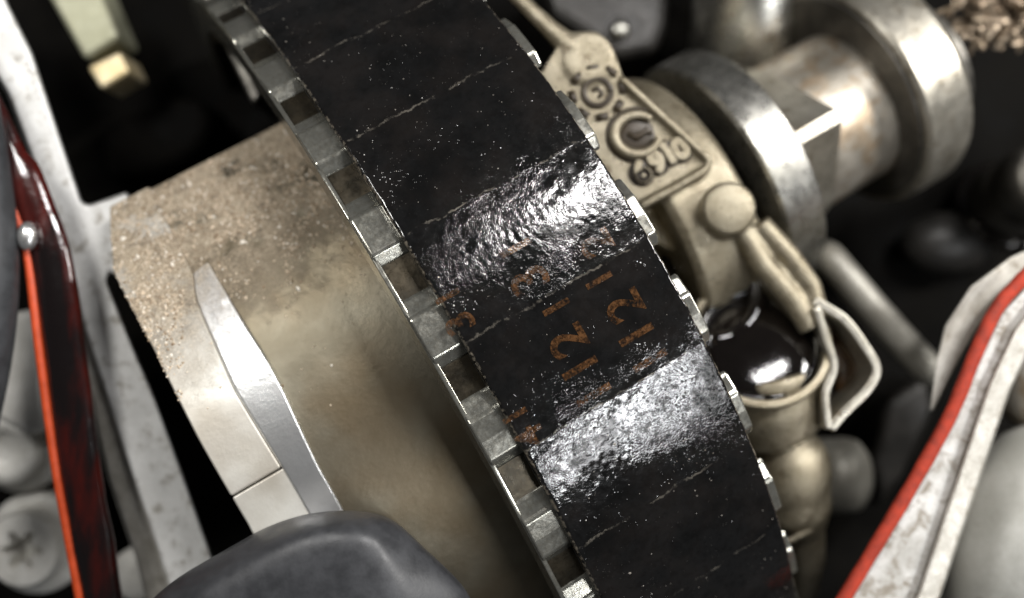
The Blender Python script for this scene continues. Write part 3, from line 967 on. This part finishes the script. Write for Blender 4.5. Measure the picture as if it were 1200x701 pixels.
ss = empty('rubber_seal', P(70, 470, -2))
tag(ss, 'glossy dark red rubber seal strip with an orange lip on the far left', 'seal')
lft = [(-30, 120), (2, 205), (30, 290), (46, 410), (64, 540), (82, 640), (104, 760)]
mid = [(-70, 20), (-22, 110), (20, 200), (56, 290), (76, 410), (92, 540), (109, 640), (130, 760)]
zs = -1.9
q1 = spline([P(x, y, zs) for x, y in mid], 6)
rads = [0.29 + 0.03 * noise.noise(Vector((i * 0.35, 2, 0))) for i in range(len(q1))]
rads = [r * (0.75 if i < 12 else 1.0) for i, r in enumerate(rads)]
raised('body', MB().tube(q1, rads, 20, 0.45), M_darkred, ss)
raised('lip', MB().tube(spline([P(x, y, zs + 0.06) for x, y in lft[1:]], 6), 0.06, 12), M_orange, ss)
b = MB(); b.ball(P(32, 277, zs + 0.22), (0.13, 0.20, 0.12))  # white bead added to stand for the highlight on the seal
tag(b.build('highlight_bead', M_ring), 'small shiny white bead added as a highlight on the dark red seal strip', 'drop')

hs = tag(MB().tube(spline([P(-40, 120, -1.6), P(-22, 230, -1.6), P(-16, 330, -1.6), P(-26, 430, -1.7), P(-50, 540, -1.9)], 6), 0.40, 24).build('dark_hose', M_hose),
         'dark grey rubber hose curving along the left edge', 'hose')
o = tag(bev(MB().prism([(-10, 370), (45, 360), (58, 505), (30, 512), (-10, 490)], -6, -3.2).build('pale_block', M_cast_gray), 0.15, 3),
        'pale cast block between the dark hose and the red seal strip', 'block')


def torx_bolt(px, py, z, r, label, star):
    t = empty('flange_bolt', P(px, py, z)); tag(t, label, 'bolt', 'pale bolts in the lower left corner')
    c = P(px, py, z); MM = Matrix.Translation(c)
    rad = r / 100 * (D - z) / D
    if star:
        n = 48; vs = []
        def sr(i):
            return rad * (0.42 + 0.13 * cos(6 * 2 * pi * i / n))
        rings = [lambda i: (rad * 0.96, -0.6), lambda i: (rad, -0.1), lambda i: (rad * 0.9, 0.03), lambda i: (rad * 0.8, 0.05), lambda i: (sr(i) * 1.05, 0.05), lambda i: (sr(i), 0.02), lambda i: (sr(i) * 0.95, -0.45)]
        for f in rings:
            for i in range(n):
                a = 2 * pi * i / n; R_, h = f(i); vs.append(Vector((R_ * cos(a), R_ * sin(a), h)))
        fs = []
        for k_ in range(len(rings) - 1):
            for i in range(n):
                j = (i + 1) % n; fs.append((k_ * n + i, k_ * n + j, (k_ + 1) * n + j, (k_ + 1) * n + i))
        fs.append(tuple(range(n - 1, -1, -1))); fs.append(tuple((len(rings) - 1) * n + i for i in range(n)))
        o = mesh('head', vs, fs, M_cast_gray, t); e = o.modifiers.new('edge', 'EDGE_SPLIT'); e.split_angle = math.radians(35)
    else:
        MB().lathe([(rad * .95, -0.8), (rad, -0.1), (rad * 0.92, 0.03), (rad * 0.55, 0.06), (rad * 0.5, -0.02), (rad * 0.2, -0.03)], Matrix(), 40).build('head', M_cast_gray, t)
    MB().lathe([(rad * 1.3, -1.0), (rad * 1.34, -0.5), (rad * 1.28, -0.42), (rad * 1.0, -0.42)], Matrix(), 40).build('washer', M_cast_gray, t)


torx_bolt(6, 528, -4.0, 42, 'plain round pale bolt at the left edge, above the star socket bolt', False)
torx_bolt(26, 645, -4.0, 46, 'pale bolt with a star shaped socket in the lower left corner', True)
o = tag(MB().lathe([(0.42, -1), (0.44, -0.1), (0.36, 0.0), (0.1, 0.02)], Matrix.Translation(P(160, 675, -4.2)), 32).build('hidden_stud', M_cast_gray),
        'small pale round stud half hidden between the red seal and the aluminium wall', 'stud')

# upper left recess: lever with brass tip, dim rib
lv = empty('plated_lever', P(110, 50, -5))
tag(lv, 'olive plated metal lever with a pale brass tip in the dark upper left recess', 'lever')
zl_ = -5.0
o = bev(MB().prism([(36, -40), (104, -40), (140, 44), (98, 70)], -6, zl_).build('arm', M_olive), 0.1, 3); o.parent = lv; o.matrix_parent_inverse = pin(lv)
o = bev(MB().prism([(102, 78), (140, 60), (152, 84), (118, 104)], -5.8, zl_ + 0.1).build('tip', M_gold), 0.06, 3); o.parent = lv; o.matrix_parent_inverse = pin(lv)
o = tag(bev(MB().prism([(222, -30), (238, -30), (306, 112), (296, 124)], -7, -3.6).build('dim_rib', M_dark_steel), 0.06, 2),
        'dim metal rib running beside the toothed wheel in the upper left recess', 'rib')
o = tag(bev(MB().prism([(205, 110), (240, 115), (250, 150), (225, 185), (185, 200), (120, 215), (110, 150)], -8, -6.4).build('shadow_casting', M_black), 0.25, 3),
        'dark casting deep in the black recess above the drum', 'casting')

# ------------------------------------------------------------------ rubber cap in front, bottom edge
outer = [(120, 790), (178, 700), (215, 672), (258, 648), (310, 618), (352, 603), (400, 597), (440, 600), (462, 608), (500, 645), (530, 672), (548, 692), (590, 790)]
inner = [(170, 800), (222, 706), (252, 684), (288, 664), (330, 640), (362, 626), (398, 618), (424, 620), (438, 628), (452, 662), (462, 690), (470, 712), (486, 800)]
zc0, zc1 = 0.2, 0.75
vs = [P(x, y, zc0 - 1.4) for x, y in outer] + [P(x, y, zc0) for x, y in outer] + [P(x, y, zc1) for x, y in inner]
n = len(outer)
fs = [tuple(range(n - 1, -1, -1)), tuple(2 * n + i for i in range(n))]
for q in range(2):
    fs += [(q * n + i, q * n + (i + 1) % n, (q + 1) * n + (i + 1) % n, (q + 1) * n + i) for i in range(n)]
o = mesh('rubber_stopper', vs, fs, M_rubber_cap)
fuse(o, 0.045, 150)
tag(o, 'satin grey black rubber stopper rising in front at the bottom edge', 'stopper')
